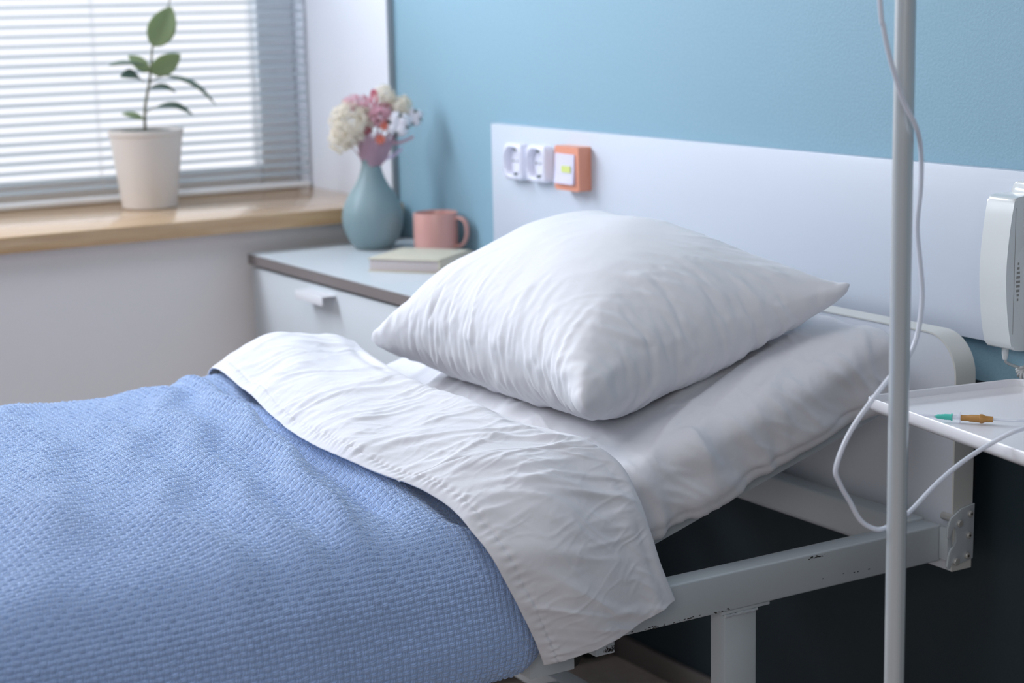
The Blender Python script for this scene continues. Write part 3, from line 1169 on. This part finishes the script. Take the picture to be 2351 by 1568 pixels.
# ------------------------------------------------------------------ pillow: inflated two-layer case
def pillow_sim(w, d, nx, ny, frames, pressure, seed=3):
    g = np.random.default_rng(seed)
    xs = np.linspace(-w / 2, w / 2, nx)
    ys = np.linspace(-d / 2, d / 2, ny)
    vid, verts, faces = {}, [], []

    def Pv(i, j, s):
        e = i in (0, nx - 1) or j in (0, ny - 1)
        k = (i, j, 0 if e else s)
        if k not in vid:
            vid[k] = len(verts)
            verts.append((xs[i], ys[j], (0 if e else .012 * s) + g.normal() * .0006))
        return vid[k]
    for s in (1, -1):
        for i in range(nx - 1):
            for j in range(ny - 1):
                q = [Pv(i, j, s), Pv(i + 1, j, s), Pv(i + 1, j + 1, s), Pv(i, j + 1, s)]
                faces.append(q if s > 0 else q[::-1])
    me = bpy.data.meshes.new('pillowcase_sim')
    me.from_pydata(verts, [], faces)
    ob = bpy.data.objects.new('pillowcase_sim', me)
    COL.objects.link(ob)
    ob.location = (0, 0, .05)
    md = ob.modifiers.new('cloth', 'CLOTH')
    s = md.settings
    s.quality, s.mass, s.use_pressure, s.uniform_pressure_force = 6, .15, True, pressure
    s.tension_stiffness, s.compression_stiffness, s.shear_stiffness, s.bending_stiffness = 25, 8, 6, .15
    s.tension_damping, s.compression_damping, s.bending_damping, s.air_damping = 12, 12, 1, 3
    md.collision_settings.distance_min = .004
    pm = bpy.data.meshes.new('floor_sim')
    pm.from_pydata([(-1, -1, 0), (1, -1, 0), (1, 1, 0), (-1, 1, 0)], [], [(0, 1, 2, 3)])
    pl = bpy.data.objects.new('floor_sim', pm)
    COL.objects.link(pl)
    pl.modifiers.new('hit', 'COLLISION')
    pl.collision.thickness_outer = .004
    pl.collision.cloth_friction = 40
    md.point_cache.frame_start, md.point_cache.frame_end = 1, frames + 2
    for f in range(1, frames + 1):
        SC.frame_set(f)
    ev = ob.evaluated_get(bpy.context.evaluated_depsgraph_get())
    m2 = ev.to_mesh()
    co = np.empty(len(verts) * 3)
    m2.vertices.foreach_get('co', co)
    ev.to_mesh_clear()
    co = co.reshape(-1, 3) + np.array((0, 0, .05))
    bpy.data.objects.remove(ob)
    bpy.data.objects.remove(pl)
    SC.frame_set(1)
    flat = np.array(verts)
    return co, faces, flat


PW, PD = .775, .55
pco, pfa, pflat = pillow_sim(PW, PD, 118, 84, 36, 150)
pco[:, 2] -= pco[:, 2].min()
pco[:, 2] *= .95
pco[:, 0] = np.where(pco[:, 0] < 0, pco[:, 0] * .78, pco[:, 0])
for sx_, sy_ in ((1, 1), (1, -1), (-1, 1), (-1, -1)):
    dc = np.hypot(pflat[:, 0] - sx_ * PW / 2, pflat[:, 1] - sy_ * PD / 2)
    q_ = np.exp(-(dc / .045) ** 2)
    pco[:, 0] += sx_ * .006 * q_
    pco[:, 1] += sy_ * .004 * q_
    if sx_ > 0 and sy_ > 0:
        pco[:, 2] += .012 * np.exp(-(dc / .014) ** 2)
pco[:, 2] *= 1 - .34 * smooth01((pflat[:, 0] / PW * 2 - .1) / .9) * smooth01((pflat[:, 1] / PD * 2 + .3) / 1.2)
me = bpy.data.meshes.new('pillow')
# local frame of the slope: x across, y up the slope, z off the slope
ang = math.radians(0)
PX, PT, PH = 1.515, .290, H + .012
tq = PT - pco[:, 1]
ax_ = PX + pco[:, 0]
wp_ = bed_point(ax_, tq, PH + pco[:, 2])
me.from_pydata(wp_.tolist(), [], pfa)
# gathers running away from the seams, on top of the simulated shape
vn = np.empty(len(wp_) * 3)
me.vertex_normals.foreach_get('vector', vn)
vn = vn.reshape(-1, 3)
fx, fy, fz = pflat[:, 0], pflat[:, 1], pflat[:, 2]
df, dn, db = (fy + PD / 2) / .20, (PW / 2 - fx) / .22, (PD / 2 - fy) / .15
gath = .0080 * folds(fy, fx + .3 * fy, 81, 4, .026, 5, .26, .3) * np.clip(1 - df, 0, 1) * smooth01(df * 7)
gath += .0068 * folds(fx, fy - .35 * fx, 85, 6, .040, 4, .24, .3) * np.clip(1 - dn, 0, 1) * smooth01(dn * 6)
gath += .004 * folds(fy, fx - .4 * fy, 88, 4, .030, 4, .26, .3) * np.clip(1 - db, 0, 1) * smooth01(db * 6)
gath += .0014 * folds(fx, fy, 91, 50, .045, 4, .12, .4) + .006 * Noise(93)(fx * 6, fy * 7) * smooth01(df * 2) * smooth01(dn * 2)
wp_ = wp_ + vn * gath[:, None]
me.vertices.foreach_set('co', wp_.astype(np.float32).ravel())
finish(me, 'pillow', True)
pil = bpy.data.objects.new('pillow', me)
COL.objects.link(pil)
sm = pil.modifiers.new('smooth', 'SUBSURF')
sm.levels, sm.render_levels = 1, 1
tag(pil, 'plump white pillow lying on the raised head end of the mattress', 'pillow')

# ------------------------------------------------------------------ blue blanket, a real basket weave
# cross-section over the bed (x, z), from the far side to the near side
cs_b = np.array([(1.030, .52), (1.033, .60), (1.038, .68), (1.052, .725), (1.085, .746), (1.18, .752), (1.35, .750), (1.55, .742), (1.72, .730),
                 (1.84, .716), (1.92, .700), (1.970, .676), (2.005, .635), (2.022, .585), (2.030, .54), (2.024, .502), (2.004, .480)])
prof_b = cr_interp(cs_b, 400)
PB, sb = arc_resample(prof_b, 1120)
yb1 = np.arange(-.83, -1.70, -.00125)
yb2 = np.arange(-1.70, -2.135, -.006)
yb = np.concatenate([yb1, yb2])
S_, Y_ = np.meshgrid(sb, yb, indexing='ij')
GB = np.zeros((len(sb), len(yb), 3))
GB[..., 0] = PB[:, 0][:, None]
GB[..., 1] = Y_
GB[..., 2] = PB[:, 1][:, None]
NB = grid_normals(GB)
if NB[300, 100, 2] < 0:
    NB = -NB
X_ = GB[..., 0]
topb = np.clip(NB[..., 2], 0, 1) ** 1.5
nz2, nz3 = Noise(51), Noise(52)


def ridge(xa, ya, xb, yb_, w, h, wob=.0, seed=0):
    """soft ridge along the segment a-b on the bed top"""
    dx, dy = xb - xa, yb_ - ya
    L = math.hypot(dx, dy)
    al = ((X_ - xa) * dx + (Y_ - ya) * dy) / L
    ac = (-(X_ - xa) * dy + (Y_ - ya) * dx) / L + wob * nz3(al * 5 + seed, 0 * al + seed)
    return h * np.exp(-(ac / w) ** 2) * smooth01((al + .08) / .16) * smooth01((L - al + .08) / .16)


hb_ = .015 * nz2(X_ * 2.2 + 5, Y_ * 3.4) + .004 * nz3(S_ * 6, Y_ * 7 + 3)
hb_ += ridge(1.10, -1.010, 1.95, -1.115, .022, .026, .03, 1)
hb_ += ridge(1.10, -1.10, 1.97, -1.205, .026, .016, .05, 2)
hb_ += ridge(1.30, -1.24, 2.0, -1.30, .030, .012, .05, 3)
hb_ += ridge(1.10, -1.30, 1.80, -1.45, .034, .011, .06, 4)
hb_ += ridge(1.50, -1.40, 2.0, -1.55, .04, .009, .06, 5)
hb_ -= ridge(1.28, -1.000, 1.90, -1.035, .024, .026, .0, 6)
# beside the turned-back cover the far edge swells up
hb_ += .010 * np.exp(-((Y_ + .93) / .06) ** 2) * np.exp(-((X_ - 1.08) / .12) ** 2)
# under the turned-back cover it lies low
hb_ -= .024 * smooth01((Y_ + .985 - .085 * smooth01((X_ - 1.93) / .07) - .07 * (1 - smooth01((X_ - 1.06) / .22))) / .06)
GB = GB + NB * hb_[..., None]
# weave
cu_, cv_ = .0098, .0076       # block length along the bed, block height across
wv = S_ + .0016 * nz3(S_ * 18, Y_ * 18)
wu = Y_ + .0016 * nz2(S_ * 18 + 9, Y_ * 18)
row = np.floor(wv / cv_)
sh = wu / cu_
col_ = np.floor(sh + 0 * row)
fu, fv = sh - col_, wv / cv_ - row
par = (row + col_) % 2
rnd = np.random.default_rng(5).uniform(.75, 1.15, (4096,))
jit = rnd[((row * 37 + col_ * 101).astype(int)) % 4096]
# horizontal float: 3 strands along u; vertical float: 3 strands along v
ha = np.sin(PI * np.clip(fu * .94 + .03, 0, 1)) ** .55 * np.sin(PI * np.clip(fv, 0, 1)) ** .3
hv = np.sin(PI * np.clip(fv * .94 + .03, 0, 1)) ** .55 * np.sin(PI * np.clip(fu, 0, 1)) ** .3
hw = np.where(par < 1, ha * 1.0, hv * .80) * jit
GB = GB + NB * (hw * .0042)[..., None]
bl_o = grid_mesh('blanket', GB, 'blanket', None, flip=False, thick=.0, uv=np.stack([wu / cu_, wv / cv_], -1))
tag(bl_o, 'light blue basket-weave cotton blanket spread over the lower bed', 'blanket')

# ------------------------------------------------------------------ white cover turned back over the blanket
# lower edge (towards the foot) and upper edge (towards the pillow) in world space
LE = np.array([(1.036, -.945, .600), (1.040, -.947, .70), (1.078, -.950, .764), (1.258, -.968, .760), (1.424, -.993, .750), (1.574, -1.010, .744), (1.692, -1.012, .742),
               (1.802, -.997, .736), (1.874, -.976, .727), (1.935, -.962, .712), (1.992, -.958, .690), (2.030, -.945, .652), (2.042, -.919, .592),
               (2.042, -.896, .544), (2.034, -.876, .500)])
UE = np.array([(1.030, -.690, .600), (1.034, -.690, .72), (1.078, -.685, .780), (1.193, -.714, .786), (1.381, -.752, .785), (1.547, -.777, .780), (1.672, -.769, .780),
               (1.793, -.766, .776), (1.870, -.752, .775), (1.930, -.735, .770), (1.972, -.706, .740), (2.000, -.694, .692), (2.018, -.686, .644),
               (2.028, -.677, .600), (2.034, -.658, .546)])


def even(C, n, ref=None):
    D = cr_interp(C, 600)
    return D


nU, nV = 620, 170
LEc, UEc = cr_interp(LE, nU), cr_interp(UE, nU)
v = np.linspace(0, 1, nV)
uu = np.linspace(0, 1, nU)
P2 = LEc[:, None, :] * (1 - v)[None, :, None] + UEc[:, None, :] * v[None, :, None]
Ucoord = np.r_[0, np.cumsum(np.linalg.norm(np.diff((LEc + UEc) / 2, axis=0), axis=1))]
UU, VV = np.meshgrid(Ucoord, v * .25, indexing='ij')
N2 = grid_normals(P2)
if N2[200, 80, 2] < 0:
    N2 = -N2
vm = v[None, :]
hb2 = .016 * np.sin(PI * vm) ** .8 * np.ones_like(UU)
hb2 += .016 * np.exp(-((P2[..., 0] - 1.08) / .14) ** 2) * np.sin(PI * vm)
hb2 += .007 * np.exp(-((vm - .9) / .09) ** 2)                      # soft roll at the folded edge
cvr = .017 * Noise(61)(UU * 4, VV * 6) + .004 * Noise(62)(UU * 9, VV * 11)
cvr += .0058 * folds(UU, VV, 63, 55, .055, 4.5, .26, .35) + .0034 * folds(UU, VV, 66, 75, .032, 5, .24, .3)
cvr += .0014 * folds(UU, VV, 68, 35, .024, 4, .22, .3) + .0010 * folds(UU, VV, 71, 95, .018, 4, .2, .3)
fade = smooth01(np.minimum(vm, 1 - vm) / .10 + .25)
hb2 = hb2 + cvr * fade
# stitched hem at the lower edge: puckers and a seam line
puck = np.sin(UU * 2 * PI / .0125 + 3 * Noise(72)(UU * 20, VV * 0)) * np.exp(-((vm - .075) / .035) ** 2)
hb2 += .0009 * puck - .0016 * np.exp(-((vm - .085) / .010) ** 2)
# long side seam running down the hanging part
hb2 -= .0022 * np.exp(-(((UU - (Ucoord[-1] - .315)) - .12 * (VV / .25 - .5)) / .0022) ** 2)
P2 = P2 + N2 * (hb2 + .004)[..., None]
# the folded edge rolls round and goes back underneath; lower hem has thickness too
roll = []
tn = UEc - LEc
tn /= np.linalg.norm(tn, axis=1, keepdims=True)
NE = N2[:, -1, :]
base = P2[:, -1, :]
for k in range(1, 9):
    a = PI * k / 8
    r = .010
    roll.append(base - NE * (r * (1 - math.cos(a))) + tn * (r * math.sin(a)))
under = [roll[-1] - tn * .012 * k - NE * .001 * k for k in (1, 2)]
roll = np.stack(roll + under, 1)
P2 = np.concatenate([P2, roll], 1)
cov = grid_mesh('duvet_cover', P2, 'sheet', None, thick=.0025)
tag(cov, 'white creased bed cover turned back over the top edge of the blue blanket', 'bed cover')

# ------------------------------------------------------------------ infusion stand
iv = thing('infusion_stand', 'white upright infusion pole standing beside the bed', 'stand', (2.43, -.60, 0))
bm = bmesh.new()
tube(bm, [(2.43, -.60, .06), (2.43, -.60, 1.96)], .0125, 32)
obj('pole', bm, 'pole', iv)
bm = bmesh.new()
for k in range(5):
    a = 2 * PI * k / 5 + .3
    tube(bm, [(2.43, -.60, .085), (2.43 + .12 * math.cos(a), -.60 + .12 * math.sin(a), .072), (2.43 + .22 * math.cos(a), -.60 + .22 * math.sin(a), .062)], [.014, .013, .011], 12)
lathe(bm, [(.03, .06), (.03, .11), (.018, .12)], (2.43, -.60, 0), 24)
bs = obj('base', bm, 'pole', iv)
for k in range(5):
    a = 2 * PI * k / 5 + .3
    bm = bmesh.new()
    c = (2.43 + .22 * math.cos(a), -.60 + .22 * math.sin(a), .026)
    tube(bm, [(c[0], c[1] - .012, c[2]), (c[0], c[1] - .010, c[2]), (c[0], c[1] + .010, c[2]), (c[0], c[1] + .012, c[2])], [.022, .026, .026, .022], 20)
    tube(bm, [(c[0], c[1], .045), (c[0], c[1], .062)], .005, 8)
    obj('caster', bm, 'black', bs)
for sgn in (-1, 1):
    bm = bmesh.new()
    tube(bm, spline([(2.43, -.60, 1.93), (2.43, -.60 + sgn * .06, 1.925), (2.43, -.60 + sgn * .10, 1.90), (2.43, -.60 + sgn * .13, 1.91), (2.43, -.60 + sgn * .135, 1.94)], 6), .004, 8)
    obj('hook', bm, 'pole', iv)
settle(iv)

# ------------------------------------------------------------------ infusion tubing
ivt = thing('infusion_tube', 'long translucent infusion tube looping round the infusion pole onto the tray', 'tube', (2.42, -.6, 1.0))
tp_ = [(2.43, -.735, 1.934), (2.44, -.733, 1.885), (2.465, -.715, 1.75), (2.470, -.700, 1.60), (2.470, -.677, 1.386), (2.470, -.671, 1.356), (2.468, -.661, 1.327), (2.466, -.648, 1.299), (2.463, -.632, 1.270), (2.458, -.605, 1.235),
       (2.426, -.567, 1.203), (2.412, -.553, 1.159), (2.405, -.551, 1.11), (2.405, -.545, 1.066), (2.405, -.540, 1.022), (2.405, -.546, .979), (2.405, -.560, .950), (2.402, -.586, .928), (2.40, -.646, .870), (2.40, -.673, .824),
       (2.40, -.667, .801), (2.40, -.650, .775), (2.40, -.634, .750), (2.400, -.615, .736), (2.400, -.593, .731), (2.402, -.556, .744), (2.40, -.504, .775), (2.40, -.459, .797),
       (2.41, -.420, .817), (2.43, -.39, .835), (2.45, -.35, .8385), (2.49, -.30, .8105), (2.53, -.24, .8010), (2.53, -.17, .8010), (2.48, -.14, .8010)]
bm = bmesh.new()
tube(bm, spline(tp_, 8), .0031, 12)
obj('tubing', bm, 'tube', ivt)
settle(ivt)

# ------------------------------------------------------------------ tray table
tt_ = thing('tray_table', 'white tray table with a raised rim at the right side of the bed', 'table', (2.52, -.28, 0))
ta = math.radians(-10)
TM = Matrix.Translation((2.083, -.342, .7945)) @ Matrix.Rotation(ta, 4, 'Z')
TM = TM
tw_, td_ = .47, .275
bm = bmesh.new()
# rounded pan: outer rim high, inner floor low
def pan_ring(off, z_, r):
    return [bm.verts.new(TM @ Vector((x, y, z_))) for x, y in rounded(off, tw_ - off, off, td_ - off, r, 6)]
rings = [pan_ring(.010, -.004, .012), pan_ring(.002, .001, .016), pan_ring(.0, .006, .018), pan_ring(0, .0175, .018), pan_ring(.0012, .019, .018), pan_ring(.0030, .0175, .016),
         pan_ring(.004, .008, .014), pan_ring(.012, .003, .010), pan_ring(.018, .002, .008)]
for a, b in zip(rings, rings[1:]):
    n_ = len(a)
    for k in range(n_):
        bm.faces.new((a[k], a[(k + 1) % n_], b[(k + 1) % n_], b[k]))
bm.faces.new(rings[0][::-1]); bm.faces.new(rings[-1])
obj('tray', bm, 'tray', tt_, angle=40)
bm = B(2.505, 2.545, -.33, -.29, .06, .790, bev=.004)
obj('column', bm, 'frame', tt_)
bm = B(2.49, 2.82, -.335, -.285, .03, .062, bev=.006)
box(bm, 2.80, 2.85, -.50, -.04, .03, .062, bev=.006)
bb = obj('foot', bm, 'frame', tt_)
for (x, y) in ((2.825, -.48), (2.825, -.07), (2.52, -.31)):
    bm = bmesh.new()
    tube(bm, [(x - .01, y, .016), (x + .01, y, .016)], .016, 16)
    obj('caster', bm, 'black', bb)
settle(tt_)

# ------------------------------------------------------------------ infusion connector on the tray
cn = thing('infusion_connector', 'amber and teal infusion connector lying on the white tray', 'connector', (2.24, -.32, .803))
zc_ = .8050
A0, A1 = Vector((2.145, -.3855, zc_)), Vector((2.282, -.2755, zc_))
dd = (A1 - A0).normalized()


def at(px):
    """distance along the connector axis"""
    return A0 + dd * px


L0 = (A1 - A0).length
bm = bmesh.new()
tube(bm, [at(.045), at(.092)], .0022, 12)
obj('needle_cap', bm, 'clear', cn)
bm = bmesh.new()
tube(bm, [at(.090), at(.0935), at(.0936), at(.100), at(.1001), at(.1035), at(.1036), at(.113), at(.1131), at(.115)], [.0016, .0026, .0030, .0034, .0037, .0037, .0042, .0042, .0052, .0052], 20)
obj('hub', bm, 'teal_plastic', cn)
bm = bmesh.new()
tube(bm, [at(.115), at(.125)], .0030, 16)
tube(bm, [at(.1248), at(.1262)], .0078, 24)
obj('luer_flange', bm, 'clear', cn)
bm = bmesh.new()
tube(bm, [at(.1264), at(.136), at(.139), at(.152), at(.1525), at(.156), at(.160), at(.170), at(.1701)], [.0042, .0042, .0050, .0056, .0066, .0066, .0046, .0041, .003], 24)
obj('rubber_sleeve', bm, 'amber', cn)
e_ = at(.170)
bm = bmesh.new()
tube(bm, spline([e_, e_ + dd * .03, e_ + dd * .06 + Vector((0, .006, 0)), (2.40, -.20, .8010), (2.45, -.22, .8010), (2.47, -.27, .8010), (2.42, -.31, .8010)], 8), .0019, 10)
obj('tubing', bm, 'tube', cn)
settle(cn)
